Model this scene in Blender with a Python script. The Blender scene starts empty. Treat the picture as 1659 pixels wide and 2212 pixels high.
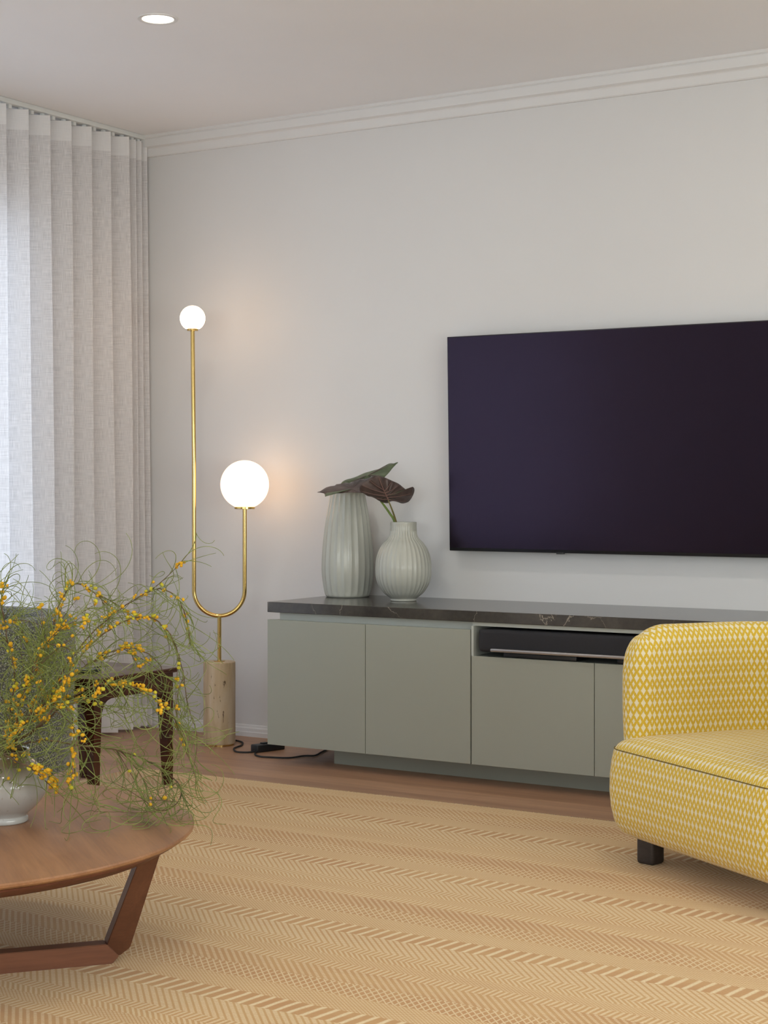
import bpy, bmesh, math, random
from mathutils import Vector, noise

# ------------------------------------------------------------------ camera, light, exposure
scn = bpy.context.scene
COL = scn.collection
PI = math.pi
FPX, HC = 3644.0, 1.06                     # focal length in pixels of the 1659 wide frame, eye height
HEAD = math.atan2(5938.5, FPX)
FW = Vector((math.cos(PI - HEAD), math.sin(PI - HEAD), 0))
RT = Vector((FW.y, -FW.x, 0))
CAM = Vector((4.771, -5.778, HC))

cd = bpy.data.cameras.new('camera')
cam = bpy.data.objects.new('camera', cd); COL.objects.link(cam)
cd.sensor_fit = 'HORIZONTAL'; cd.sensor_width = 36.0
cd.lens = FPX / 1659.0 * 36.0
cd.shift_y = -58.0 / 1659.0
cd.clip_start = 0.05; cd.clip_end = 100
cam.location = CAM
cam.rotation_euler = (PI / 2, 0, math.atan2(FW.y, FW.x) - PI / 2)
scn.camera = cam

scn.view_settings.view_transform = 'Standard'
scn.view_settings.look = 'None'
scn.view_settings.exposure = 0.06
scn.view_settings.gamma = 1.0
scn.view_settings.use_curve_mapping = False

H = 2.59                                   # ceiling height
ROOM_X, ROOM_Y = 6.6, -8.2
WX = -0.17                                 # window wall plane

w = bpy.data.worlds.new('world'); scn.world = w; w.use_nodes = True
bg = w.node_tree.nodes['Background']
bg.inputs['Color'].default_value = (0.62, 0.74, 1.0, 1)
bg.inputs['Strength'].default_value = 1.2

def area(name, loc, size, size_y, direction, power, color):
    l = bpy.data.lights.new(name, 'AREA'); l.shape = 'RECTANGLE'
    l.size = size; l.size_y = size_y; l.energy = power; l.color = color
    o = bpy.data.objects.new(name, l); COL.objects.link(o)
    o.location = loc
    o.rotation_euler = Vector(direction).to_track_quat('-Z', 'Y').to_euler()
    return o

area('daylight_window_left', (-0.60, -2.7, 1.15), 3.8, 2.1, (1, 0, 0), 160, (0.68, 0.83, 1.0))
area('fill_light_back', (4.3, ROOM_Y + 0.02, 1.60), 4.0, 1.5, (0, 1, 0.75), 160, (0.92, 0.99, 1.0))  # unseen fill light added at the back wall, tilted up to lift the ceiling
area('fill_light_right', (ROOM_X - 0.02, -3.6, 1.35), 3.0, 1.8, (-1, 0, 0.6), 115, (0.95, 1.0, 0.97))  # added fill for curtain and ceiling; this wall has no opening

# visible downlight's own light first, then unseen lamps added to brighten floor and cabinet
for dx_, dy_ in ((1.245, -1.45), (3.2, -1.45), (5.2, -1.45), (1.245, -4.0), (3.2, -4.0), (5.2, -4.0), (3.2, -6.5)):
    l = bpy.data.lights.new('downlight_and_fill', 'AREA'); l.shape = 'DISK'; l.size = 0.10; l.energy = 4.0; l.color = (1.0, 0.95, 0.86)
    o = bpy.data.objects.new('downlight_and_fill', l); COL.objects.link(o); o.location = (dx_, dy_, H - 0.006)

# ------------------------------------------------------------------ geometry helpers
def px(x, y, d):
    """point at depth d seen at photo pixel x, y (used for measured positions)"""
    return CAM + d * (FW + RT * ((x - 829.5) / FPX)) - Vector((0, 0, d * (y - 1048.0) / FPX))

def pz(x, y, z):
    d = (HC - z) * FPX / (y - 1048.0)
    return px(x, y, d)

def obj(name, bm, mat, parent=None, smooth=True, sharp=0.6):
    me = bpy.data.meshes.new(name)
    if parent is not None:
        loc = Vector((0, 0, 0)); p = parent
        while p is not None:
            loc += p.location; p = p.parent
        bmesh.ops.translate(bm, verts=bm.verts, vec=-loc)
    bm.normal_update()
    if smooth:
        for f in bm.faces: f.smooth = True
        for e in bm.edges:
            if len(e.link_faces) == 2 and e.calc_face_angle(0) > sharp: e.smooth = False
    bm.to_mesh(me); bm.free()
    if isinstance(mat, (list, tuple)):
        for m in mat: me.materials.append(m)
    else: me.materials.append(mat)
    o = bpy.data.objects.new(name, me); COL.objects.link(o)
    if parent is not None: o.parent = parent
    return o

def tag(o, label, cat, group=None, kind=None):
    o['label'] = label; o['category'] = cat
    if group: o['group'] = group
    if kind: o['kind'] = kind
    return o

def thing(name, label, cat, loc, group=None):
    o = bpy.data.objects.new(name, None); COL.objects.link(o)
    o.empty_display_size = 0.05; o.location = loc
    return tag(o, label, cat, group)

def struct(name, bm, mat, smooth=False):
    o = obj(name, bm, mat, None, smooth); o['kind'] = 'structure'; return o

def new(): return bmesh.new()

def box(bm, a, b, bev=0.0, seg=2):
    a, b = Vector(a), Vector(b)
    m = bmesh.new()
    bmesh.ops.create_cube(m, size=1)
    for v in m.verts:
        v.co = Vector([(a[i] + b[i]) / 2 + v.co[i] * (b[i] - a[i]) for i in range(3)])
    if bev > 0:
        bmesh.ops.bevel(m, geom=list(m.edges), offset=bev, segments=seg, profile=0.5, affect='EDGES')
    merge(bm, m)
    return bm

def merge(bm, m):
    me = bpy.data.meshes.new('tmp'); m.to_mesh(me); m.free(); bm.from_mesh(me); bpy.data.meshes.remove(me)

def frames(pts):
    T = []
    n = len(pts)
    for i in range(n):
        t = (pts[min(i + 1, n - 1)] - pts[max(i - 1, 0)])
        T.append(t.normalized() if t.length > 1e-9 else Vector((0, 0, 1)))
    up = Vector((0, 0, 1)) if abs(T[0].z) < 0.9 else Vector((1, 0, 0))
    N = (up - T[0] * up.dot(T[0])).normalized()
    out = []
    for t in T:
        N = (N - t * N.dot(t))
        N = N.normalized() if N.length > 1e-6 else t.orthogonal().normalized()
        out.append((t, N, t.cross(N)))
    return out

def tube(bm, pts, r, seg=8, cap=True):
    pts = [Vector(p) for p in pts]
    fr = frames(pts); rings = []
    for i, p in enumerate(pts):
        rr = r[i] if isinstance(r, (list, tuple)) else r
        t, a, b = fr[i]
        rings.append([bm.verts.new(p + a * rr * math.cos(2 * PI * k / seg) + b * rr * math.sin(2 * PI * k / seg)) for k in range(seg)])
    for i in range(len(rings) - 1):
        for k in range(seg):
            bm.faces.new((rings[i][k], rings[i][(k + 1) % seg], rings[i + 1][(k + 1) % seg], rings[i + 1][k]))
    if cap:
        bm.faces.new(rings[0][::-1]); bm.faces.new(rings[-1])

def lathe(bm, c, prof, seg=64, mod=None, uv=False):
    c = Vector(c); rings = []
    for (r, z) in prof:
        if r < 1e-5:
            rings.append([bm.verts.new(c + Vector((0, 0, z)))]); continue
        ring = []
        for k in range(seg):
            a = 2 * PI * k / seg
            rr = r + (mod(a, z, r) if mod else 0)
            ring.append(bm.verts.new(c + Vector((rr * math.cos(a), rr * math.sin(a), z))))
        rings.append(ring)
    for A, B in zip(rings[:-1], rings[1:]):
        for k in range(seg):
            k2 = (k + 1) % seg
            if len(A) == 1 and len(B) == 1: continue
            if len(A) == 1: bm.faces.new((A[0], B[k2], B[k]))
            elif len(B) == 1: bm.faces.new((A[k], A[k2], B[0]))
            else: bm.faces.new((A[k], A[k2], B[k2], B[k]))

def catmull(P, n=8, closed=False):
    P = [Vector(p) for p in P]; out = []
    N = len(P); rng = N if closed else N - 1
    for i in range(rng):
        if closed: p0, p1, p2, p3 = P[(i - 1) % N], P[i], P[(i + 1) % N], P[(i + 2) % N]
        else: p0, p1, p2, p3 = P[max(i - 1, 0)], P[i], P[i + 1], P[min(i + 2, N - 1)]
        for k in range(n):
            t = k / n
            out.append(0.5 * ((2 * p1) + (p2 - p0) * t + (2 * p0 - 5 * p1 + 4 * p2 - p3) * t * t + (3 * p1 - p0 - 3 * p2 + p3) * t ** 3))
    if not closed: out.append(P[-1])
    return out

def extrude_profile(bm, prof, x0, x1):
    """profile of (y, z) extruded along x"""
    A = [bm.verts.new((x0, y, z)) for y, z in prof]; B = [bm.verts.new((x1, y, z)) for y, z in prof]
    n = len(prof)
    for i in range(n):
        bm.faces.new((A[i], A[(i + 1) % n], B[(i + 1) % n], B[i]))
    bm.faces.new(A[::-1]); bm.faces.new(B)
    bmesh.ops.recalc_face_normals(bm, faces=bm.faces)

# ------------------------------------------------------------------ material helpers
def srgb(r, g, b):
    f = lambda c: ((c / 255) / 12.92 if c / 255 <= 0.04045 else ((c / 255 + 0.055) / 1.055) ** 2.4)
    return (f(r), f(g), f(b), 1)

class NT:
    """small expression layer over a node tree"""
    def __init__(s, name):
        s.m = bpy.data.materials.new(name); s.m.use_nodes = True
        s.t = s.m.node_tree; s.n = s.t.nodes; s.bsdf = s.n['Principled BSDF']
    def link(s, a, b): s.t.links.new(a, b)
    def math(s, op, a, b=0.0, c=0.0):
        n = s.n.new('ShaderNodeMath'); n.operation = op
        for i, v in enumerate((a, b, c)):
            if isinstance(v, (int, float)): n.inputs[i].default_value = v
            else: s.link(v, n.inputs[i])
        return n.outputs[0]
    def add(s, a, b): return s.math('ADD', a, b)
    def sub(s, a, b): return s.math('SUBTRACT', a, b)
    def mul(s, a, b): return s.math('MULTIPLY', a, b)
    def coord(s, kind='Object'):
        return s.n.new('ShaderNodeTexCoord').outputs[kind]
    def sep(s, v):
        n = s.n.new('ShaderNodeSeparateXYZ'); s.link(v, n.inputs[0]); return n.outputs
    def comb(s, x, y, z):
        n = s.n.new('ShaderNodeCombineXYZ')
        for i, v in enumerate((x, y, z)):
            if isinstance(v, (int, float)): n.inputs[i].default_value = v
            else: s.link(v, n.inputs[i])
        return n.outputs[0]
    def scale(s, v, k):
        n = s.n.new('ShaderNodeMapping'); s.link(v, n.inputs[0]); n.inputs['Scale'].default_value = k; return n.outputs[0]
    def noise(s, v, sc, detail=3, rough=0.5, dist=0.0):
        n = s.n.new('ShaderNodeTexNoise'); s.link(v, n.inputs['Vector'])
        n.inputs['Scale'].default_value = sc; n.inputs['Detail'].default_value = detail
        n.inputs['Roughness'].default_value = rough; n.inputs['Distortion'].default_value = dist
        return n.outputs['Fac']
    def ramp(s, f, stops):
        n = s.n.new('ShaderNodeValToRGB'); s.link(f, n.inputs[0]); r = n.color_ramp
        r.elements[0].position, r.elements[0].color = stops[0]
        r.elements[1].position, r.elements[1].color = stops[1]
        for p, c in stops[2:]:
            e = r.elements.new(p); e.color = c
        return n.outputs[0]
    def mix(s, f, a, b):
        n = s.n.new('ShaderNodeMix'); n.data_type = 'RGBA'
        for v, i in ((f, 0), (a, 6), (b, 7)):
            if isinstance(v, (int, float, tuple)): n.inputs[i].default_value = v
            else: s.link(v, n.inputs[i])
        return n.outputs[2]
    def mapr(s, f, a, b, c=0.0, d=1.0):
        n = s.n.new('ShaderNodeMapRange'); s.link(f, n.inputs[0])
        for i, v in enumerate((a, b, c, d)): n.inputs[i + 1].default_value = v
        return n.outputs[0]
    def base(s, c):
        if isinstance(c, tuple): s.bsdf.inputs['Base Color'].default_value = c
        else: s.link(c, s.bsdf.inputs['Base Color'])
    def set(s, **k):
        for a, v in k.items():
            i = s.bsdf.inputs[a.replace('_', ' ')]
            if isinstance(v, (int, float, tuple)): i.default_value = v
            else: s.link(v, i)
    def bump(s, h, strength=0.3, dist=0.002):
        n = s.n.new('ShaderNodeBump'); s.link(h, n.inputs['Height'])
        n.inputs['Strength'].default_value = strength; n.inputs['Distance'].default_value = dist
        s.link(n.outputs[0], s.bsdf.inputs['Normal'])

def simple(name, col, rough=0.5, metal=0.0, var=0.04, sc=8.0, **k):
    t = NT(name); v = t.coord()
    f = t.noise(v, sc, 3)
    c2 = tuple(min(1, x * (1 - var)) for x in col[:3]) + (1,)
    c1 = tuple(min(1, x * (1 + var)) for x in col[:3]) + (1,)
    t.base(t.ramp(f, [(0.3, c1), (0.7, c2)]))
    t.set(Roughness=rough, Metallic=metal, **k)
    return t

M = {}
t = simple('wall_paint', (0.72, 0.72, 0.715, 1), 0.6, var=0.01, sc=2); t.bump(t.noise(t.coord(), 90, 2), 0.03, 0.001); M['wall'] = t.m
t = simple('ceiling_paint', (0.90, 0.90, 0.91, 1), 0.8, var=0.01, sc=2); M['ceiling'] = t.m
t = simple('trim_paint', (0.76, 0.76, 0.755, 1), 0.4, var=0.01); M['trim'] = t.m
M['track'] = simple('track_aluminium', (0.72, 0.74, 0.73, 1), 0.4).m
M['dark_gap'] = simple('carrier_grey', (0.12, 0.12, 0.12, 1), 0.5).m

# timber floor: boards run along x
t = NT('timber_floor'); v = t.coord(); s = t.sep(v)
row = t.math('FLOOR', t.mul(s[1], 1 / 0.13))
off = t.math('FRACT', t.mul(t.math('SINE', t.mul(row, 12.989)), 437.5))
seamy = t.math('ABSOLUTE', t.sub(t.math('FRACT', t.mul(s[1], 1 / 0.13)), 0.5))
seamx = t.math('ABSOLUTE', t.sub(t.math('FRACT', t.add(t.mul(s[0], 1 / 1.8), off)), 0.5))
seam = t.math('MAXIMUM', t.mapr(seamy, 0.488, 0.5), t.mapr(seamx, 0.499, 0.5))
g = t.noise(t.comb(t.mul(s[0], 2.2), t.mul(s[1], 38), off), 1.0, 5, 0.6, 0.4)
tone = t.add(t.mul(g, 0.75), t.mul(off, 0.25))
c = t.ramp(tone, [(0.25, srgb(148, 110, 84)), (0.75, srgb(192, 150, 118))])
t.base(t.mix(t.mul(seam, 0.35), c, srgb(104, 74, 56)))
t.set(Roughness=t.mapr(g, 0, 1, 0.36, 0.46)); t.bump(seam, 0.15, -0.0006); M['floor'] = t.m

# rug: jute with bands of motifs that run along x
t = NT('woven_rug'); v = t.coord(); s = t.sep(v)
wob = t.mul(t.sub(t.noise(v, 9, 2), 0.5), 0.008)
wob2 = t.mul(t.sub(t.noise(v, 60, 2), 0.5), 0.0022)
X = t.add(s[0], t.add(wob, wob2)); D = t.add(t.mul(s[1], -1.0), t.add(wob, wob2))
P = 0.567
ph = t.mul(t.math('FRACT', t.mul(t.sub(D, 1.08), 1 / P)), P)
def stripe(u, sp, w0):
    a = t.math('ABSOLUTE', t.sub(t.math('FRACT', t.mul(u, 1 / sp)), 0.5))
    return t.mapr(a, w0 - 0.07, w0 + 0.07, 1.0, 0.0)
diag = t.sub(X, t.mul(D, 0.95))
rdiag = t.add(X, t.mul(D, 0.15))
fine = stripe(D, 0.0062, 0.3)
finex = stripe(t.add(X, t.mul(D, 1.0)), 0.0075, 0.26)
lattice = t.math('MAXIMUM', stripe(rdiag, 0.0185, 0.11), stripe(diag, 0.0185, 0.11))
dots = t.mul(stripe(t.add(X, t.mul(D, 1.6)), 0.0115, 0.29), stripe(t.sub(X, t.mul(D, 1.2)), 0.0105, 0.33))
bold = stripe(rdiag, 0.031, 0.17)
dotted = t.mul(stripe(diag, 0.0185, 0.32), t.mapr(stripe(t.add(t.mul(X, .5), t.mul(D, 1.0)), 0.0085, 0.27), 0, 1, 0.25, 1))
chev_a = stripe(rdiag, 0.0145, 0.24); chev_b = stripe(diag, 0.0145, 0.24)
dash = t.mul(stripe(diag, 0.0195, 0.23), stripe(t.add(t.mul(X, .5), t.mul(D, 1.0)), 0.0095, 0.30))
bands = [(0.0, 0.078, lattice, .85), (0.078, 0.160, dots, .85), (0.160, 0.232, bold, 1.0), (0.232, 0.330, dotted, .95), (0.330, 0.365, chev_a, .75),
         (0.365, 0.400, chev_b, .7), (0.400, 0.447, dots, .8), (0.447, 0.487, chev_a, .75), (0.487, 0.567, dash, .85)]
tot = 0.0; warm = 0.0
for a, b, m_, k in bands:
    g = t.mul(t.math('GREATER_THAN', ph, a), t.math('LESS_THAN', ph, b))
    if m_ in (lattice, bold, dash): warm = t.add(warm, g)
    tot = t.add(tot, t.mul(t.mul(g, m_), k))
big = t.noise(t.comb(t.mul(s[0], 0.8), t.mul(s[1], 6), 0), 1.6, 4, 0.6)
fib = t.noise(t.scale(v, (260, 260, 260)), 1.0, 2)
gcol = t.ramp(t.add(t.mul(big, 0.65), t.mul(fib, 0.35)), [(0.28, srgb(192, 142, 84)), (0.5, srgb(202, 158, 98)), (0.75, srgb(208, 170, 114))])
lcol = t.ramp(fib, [(0.3, srgb(222, 196, 148)), (0.7, srgb(236, 216, 174))])
patch = t.noise(t.comb(t.mul(s[0], 3.0), t.mul(s[1], 9), 5), 1.0, 3)
gcol = t.mix(t.mul(warm, t.mapr(patch, 0.3, 0.7, 0.05, 0.75)), gcol, srgb(186, 134, 78))
edge = t.mapr(D, 0.908, 0.914, 1.0, 0.0)
c = t.mix(tot, gcol, lcol); c = t.mix(t.mul(edge, 0.7), c, srgb(226, 204, 166))
t.base(c); t.set(Roughness=0.95, Sheen_Weight=0.15)
t.bump(t.add(tot, t.mul(fine, 0.5)), 0.35, 0.0012); M['rug'] = t.m
t = simple('rug_fringe_yarn', srgb(214, 186, 142), 0.95); M['fringe'] = t.m

# linen curtain
def curtain_mat(name, col, trans, lo=0.80):
    t = NT(name); v = t.coord('UV'); s = t.sep(v)
    a = t.noise(t.comb(t.mul(s[0], 600), t.mul(s[1], 20), 0), 1.0, 2)
    b = t.noise(t.comb(t.mul(s[0], 14), t.mul(s[1], 600), 3), 1.0, 2)
    f = t.add(t.mul(a, 0.5), t.mul(b, 0.5))
    col_ = t.ramp(f, [(0.34, tuple(x * lo for x in col[:3]) + (1,)), (0.62, col)])
    t.base(col_); t.set(Roughness=0.9)
    tr = t.n.new('ShaderNodeBsdfTranslucent'); t.link(col_, tr.inputs[0])
    mx = t.n.new('ShaderNodeMixShader'); mx.inputs[0].default_value = trans
    t.link(t.bsdf.outputs[0], mx.inputs[1]); t.link(tr.outputs[0], mx.inputs[2])
    t.link(mx.outputs[0], t.n['Material Output'].inputs[0]); t.bump(f, 0.15, 0.0006)
    return t.m
M['curtain'] = curtain_mat('linen_sheer', (0.94, 0.92, 0.92, 1), 0.31, 0.70)
M['curtain_hem'] = curtain_mat('linen_double', (0.96, 0.95, 0.95, 1), 0.28, 0.92)

t = simple('brass', (0.64, 0.45, 0.16, 1), 0.15, 1.0, var=0.05, sc=12); M['brass'] = t.m
t = NT('travertine'); v = t.coord(); 
a = t.noise(t.scale(v, (22, 22, 3)), 1.0, 6, 0.62, 0.6)
p = t.noise(t.scale(v, (70, 70, 22)), 1.0, 4, 0.7, 0.3)
q = t.noise(t.scale(v, (9, 9, 1.5)), 1.0, 2)
pit = t.mul(t.mapr(p, 0.63, 0.67), t.mapr(q, 0.46, 0.56))
c = t.ramp(a, [(0.3, srgb(170, 146, 112)), (0.5, srgb(196, 174, 140)), (0.72, srgb(208, 192, 166))])
t.base(t.mix(pit, c, srgb(110, 88, 62))); t.set(Roughness=0.45); t.bump(pit, 0.6, -0.0015); M['travertine'] = t.m

def globe_mat(name, col):
    t = NT(name); t.base((0.9, 0.88, 0.85, 1)); t.set(Roughness=0.25, Emission_Color=col, Emission_Strength=1.0)
    return t.m
M['globe_big'] = globe_mat('opal_glass_lit', (2.5, 1.5, 0.84, 1))
M['globe_small'] = globe_mat('opal_glass_lit_bright', (10.0, 6.3, 3.5, 1))
M['downlight'] = globe_mat('downlight_diffuser', (6.0, 5.2, 3.9, 1))

# walnut coffee table, grain given by direction
def wood(name, dirv, c1, c2, rough=0.38, sc=1.0, spec=0.5):
    t = NT(name); v = t.coord()
    d = Vector(dirv).normalized(); ang = math.atan2(d.y, d.x)
    mp = t.n.new('ShaderNodeMapping'); mp.vector_type = 'POINT'; t.link(v, mp.inputs[0]); mp.inputs['Rotation'].default_value = (0, 0, -ang)
    s = t.sep(mp.outputs[0])
    g1 = t.noise(t.comb(t.mul(s[0], 1.6 * sc), t.mul(s[1], 15 * sc), t.mul(s[2], 15 * sc)), 1.0, 5, 0.62, 0.5)
    g2 = t.noise(t.comb(t.mul(s[0], 8 * sc), t.mul(s[1], 190 * sc), t.mul(s[2], 190 * sc)), 1.0, 3, 0.6)
    f = t.add(t.mul(g1, 0.72), t.mul(g2, 0.28))
    t.base(t.ramp(f, [(0.30, c1), (0.68, c2)])); t.set(Roughness=t.mapr(g2, 0, 1, rough - .05, rough + .05), Specular_IOR_Level=spec); t.bump(g2, 0.05, 0.0004)
    return t.m
M['walnut_top'] = wood('walnut_top', (0.78, -0.62, 0), srgb(122, 82, 56), srgb(174, 128, 90), 0.40)
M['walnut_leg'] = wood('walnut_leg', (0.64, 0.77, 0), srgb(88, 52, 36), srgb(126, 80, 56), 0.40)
M['walnut_post_shaded'] = wood('walnut_upright_shaded', (0.3, 0.1, 1), srgb(78, 46, 34), srgb(110, 70, 50), 0.40)  # shade on the leaning legs is put into this darker colour
M['walnut_under_shaded'] = wood('walnut_underside_shaded', (0.64, 0.77, 0), srgb(78, 42, 30), srgb(112, 64, 46), 0.45)  # same wood as the top, with the shade under the rim in its colour
M['mahogany'] = wood('dark_mahogany', (0, 0, 1), srgb(48, 24, 16), srgb(80, 42, 28), 0.22)
M['mahogany_top'] = wood('dark_mahogany_top', (0, 1, 0), srgb(60, 34, 26), srgb(88, 52, 40), 0.18)
M['black_oak'] = wood('black_oak_leg', (0, 0, 1), srgb(38, 34, 34), srgb(62, 56, 55), 0.5, 2.0)

M['lacquer'] = simple('sage_grey_lacquer', (0.335, 0.35, 0.295, 1), 0.42, var=0.01, sc=1).m
M['lacquer_in'] = simple('sage_grey_carcass', (0.46, 0.49, 0.45, 1), 0.5, var=0.01, sc=1).m
# dark marble
t = NT('dark_marble'); v = t.coord()
n1 = t.noise(v, 7, 6, 0.6, 0.6); n2 = t.noise(v, 60, 4, 0.6)
vn = t.n.new('ShaderNodeTexVoronoi'); vn.feature = 'DISTANCE_TO_EDGE'; vn.inputs['Scale'].default_value = 4.3
t.link(t.add(0, 0) if False else v, vn.inputs['Vector'])
cr = t.n.new('ShaderNodeVectorMath'); cr.operation = 'ADD'
t.link(v, cr.inputs[0]); t.link(t.comb(t.mul(n1, 0.12), t.mul(n1, 0.09), 0), cr.inputs[1]); t.link(cr.outputs[0], vn.inputs['Vector'])
vein = t.mul(t.mapr(vn.outputs['Distance'], 0.0, 0.006, 1.0, 0.0), t.mapr(t.noise(v, 3.1, 2), 0.42, 0.52))
c = t.ramp(t.add(t.mul(n1, .7), t.mul(n2, .3)), [(0.3, srgb(54, 52, 50)), (0.7, srgb(84, 80, 74))])
t.base(t.mix(t.mul(vein, 0.75), c, srgb(190, 180, 165))); t.set(Roughness=0.17); M['marble'] = t.m

M['tv_screen'] = simple('tv_glass', (0.004, 0.003, 0.005, 1), 0.21, var=0.0, Specular_IOR_Level=0.52, Specular_Tint=(0.82, 0.62, 1.0, 1)).m
M['tv_frame'] = simple('tv_frame_metal', (0.05, 0.05, 0.055, 1), 0.3, 0.8).m
M['tv_back'] = simple('tv_back_plastic', (0.03, 0.03, 0.03, 1), 0.5).m
t = simple('speaker_cloth', (0.022, 0.022, 0.026, 1), 0.9); t.bump(t.noise(t.coord(), 900, 1), 0.3, 0.0006); M['cloth_black'] = t.m
M['silver'] = simple('brushed_silver', (0.42, 0.40, 0.39, 1), 0.38, 0.85).m
M['black_plastic'] = simple('black_plastic', (0.018, 0.019, 0.022, 1), 0.38).m
M['cord'] = simple('cord_cloth', (0.02, 0.02, 0.02, 1), 0.7).m

# glazed ceramics
t = simple('cream_glaze', (0.49, 0.50, 0.44, 1), 0.27, var=0.05, sc=5, Coat_Weight=0.15); M['glaze'] = t.m
t = NT('stoneware_glaze'); v = t.coord(); s = t.sep(v)
n1 = t.noise(t.scale(v, (30, 30, 6)), 1.0, 4)
zz = t.add(s[2], t.mul(t.sub(n1, 0.5), 0.03))
rimf = t.mapr(zz, 0.075, 0.14)
c = t.mix(rimf, (0.45, 0.45, 0.43, 1), srgb(124, 110, 82))
sp = t.mapr(t.noise(v, 120, 3), 0.66, 0.72)
c = t.mix(t.mul(sp, 0.3), c, srgb(130, 110, 80)); t.base(c); t.set(Roughness=0.14, Coat_Weight=0.5); M['stoneware'] = t.m

def leafmat(name, c1, c2, rough=0.5):
    t = NT(name); v = t.coord(); t.base(t.ramp(t.noise(v, 35, 4), [(0.3, c1), (0.7, c2)])); t.set(Roughness=rough); return t.m
M['leaf_brown'] = leafmat('leaf_underside', srgb(74, 60, 56), srgb(98, 82, 76), 0.45)
M['leaf_green'] = leafmat('leaf_upper', srgb(72, 84, 58), srgb(98, 112, 80), 0.4)
M['vein'] = leafmat('leaf_vein', srgb(128, 98, 92), srgb(142, 112, 102))
M['petiole'] = leafmat('leaf_stalk', srgb(92, 118, 40), srgb(118, 140, 58))
M['petiole_brown'] = leafmat('leaf_stalk_brown', srgb(104, 96, 52), srgb(120, 112, 60))
M['tendril'] = leafmat('wiry_leaf', srgb(100, 116, 50), srgb(146, 156, 82), 0.6)
M['twig'] = leafmat('twig_bark', srgb(84, 66, 46), srgb(118, 96, 66), 0.8)
M['blossom'] = leafmat('blossom_yellow', srgb(206, 150, 10), srgb(232, 186, 40), 0.8)

# boucle
t = NT('grey_boucle'); v = t.coord()
vo = t.n.new('ShaderNodeTexVoronoi'); vo.inputs['Scale'].default_value = 190; t.link(v, vo.inputs['Vector'])
f = t.add(t.mul(vo.outputs['Distance'], 0.9), t.mul(t.noise(v, 300, 2), 0.35))
t.base(t.ramp(f, [(0.30, srgb(166, 170, 152)), (0.62, srgb(64, 67, 58))])); t.set(Roughness=0.95, Sheen_Weight=0.3); t.bump(f, 0.8, -0.003); M['boucle'] = t.m

# yellow lozenge fabric
def lozenge():
    t = NT('yellow_lozenge_fabric'); v = t.coord('UV'); s = t.sep(v)
    nz = t.coord('Object')
    w1 = t.mul(t.sub(t.noise(nz, 300, 1), 0.5), 0.10)
    U = t.add(t.mul(s[0], 1 / 0.0168), w1); V = t.add(t.mul(s[1], 1 / 0.0345), t.mul(w1, 0.6))
    def dia(o, a, b):
        fu = t.math('ABSOLUTE', t.sub(t.math('FRACT', t.add(U, o)), 0.5))
        fv = t.math('ABSOLUTE', t.sub(t.math('FRACT', t.add(V, o)), 0.5))
        q = t.add(t.math('POWER', t.mul(fu, 1 / a), 0.85), t.math('POWER', t.mul(fv, 1 / b), 0.85))
        return t.mapr(q, 0.9, 1.06, 1.0, 0.0)
    f = t.math('MAXIMUM', dia(0.0, 0.41, 0.385), dia(0.5, 0.27, 0.245))
    th = t.noise(nz, 700, 1)
    y = t.ramp(th, [(0.3, srgb(202, 164, 30)), (0.7, srgb(228, 196, 72))])
    c = t.ramp(th, [(0.3, srgb(222, 212, 178)), (0.7, srgb(240, 232, 206))])
    t.base(t.mix(f, y, c)); t.set(Roughness=0.9, Sheen_Weight=0.2)
    t.bump(t.add(t.mul(f, -0.6), t.mul(th, 0.5)), 0.4, 0.0012)
    return t.m
M['lozenge'] = lozenge()
M['seam'] = simple('seam_thread', srgb(120, 100, 40), 0.9).m
M['glass'] = None
t = NT('clear_glass'); t.base((0.95, 1, 0.98, 1)); t.set(Roughness=0.02, Transmission_Weight=1.0, IOR=1.45); M['glass'] = t.m
t = NT('pane_glass'); tr = t.n.new('ShaderNodeBsdfTransparent'); gl = t.n.new('ShaderNodeBsdfGlossy'); gl.inputs['Roughness'].default_value = 0.03
mx = t.n.new('ShaderNodeMixShader'); fr_ = t.n.new('ShaderNodeFresnel'); t.link(fr_.outputs[0], mx.inputs[0]); t.link(tr.outputs[0], mx.inputs[1]); t.link(gl.outputs[0], mx.inputs[2])
t.link(mx.outputs[0], t.n['Material Output'].inputs[0]); M['pane'] = t.m

# ------------------------------------------------------------------ the setting
b = new(); box(b, (WX - 0.15, ROOM_Y - 0.15, -0.1), (ROOM_X + 0.15, 0.15, 0.0)); struct('floor', b, M['floor'])
b = new(); box(b, (WX - 0.15, ROOM_Y - 0.15, H), (ROOM_X + 0.15, 0.15, H + 0.1)); struct('ceiling', b, M['ceiling'])
b = new(); box(b, (WX, 0, 0), (ROOM_X, 0.15, H)); struct('wall_front', b, M['wall'])
# window wall with its opening
oy0, oy1, oz = -0.72, -4.7, 2.18
b = new()
box(b, (WX - 0.15, oy0, 0), (WX, 0.0, H)); box(b, (WX - 0.15, ROOM_Y, 0), (WX, oy1, H)); box(b, (WX - 0.15, oy1, oz), (WX, oy0, H))
struct('wall_left', b, M['wall'])
b = new()
for y in (oy0, (oy0 + oy1) / 2, oy1):
    box(b, (WX - 0.11, y - 0.03, 0.0), (WX - 0.04, y + 0.03, oz))
for z in (0.03, oz - 0.03): box(b, (WX - 0.11, oy1, z - 0.03), (WX - 0.04, oy0, z + 0.03))
wf = struct('window_1', b, M['trim'])
for i, (a, c_) in enumerate(((oy1 + 0.03, (oy0 + oy1) / 2 - 0.03), ((oy0 + oy1) / 2 + 0.03, oy0 - 0.03))):
    b = new(); box(b, (WX - 0.078, a, 0.06), (WX - 0.072, c_, oz - 0.06)); obj('glass_pane', b, M['pane'], wf, False)
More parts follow.
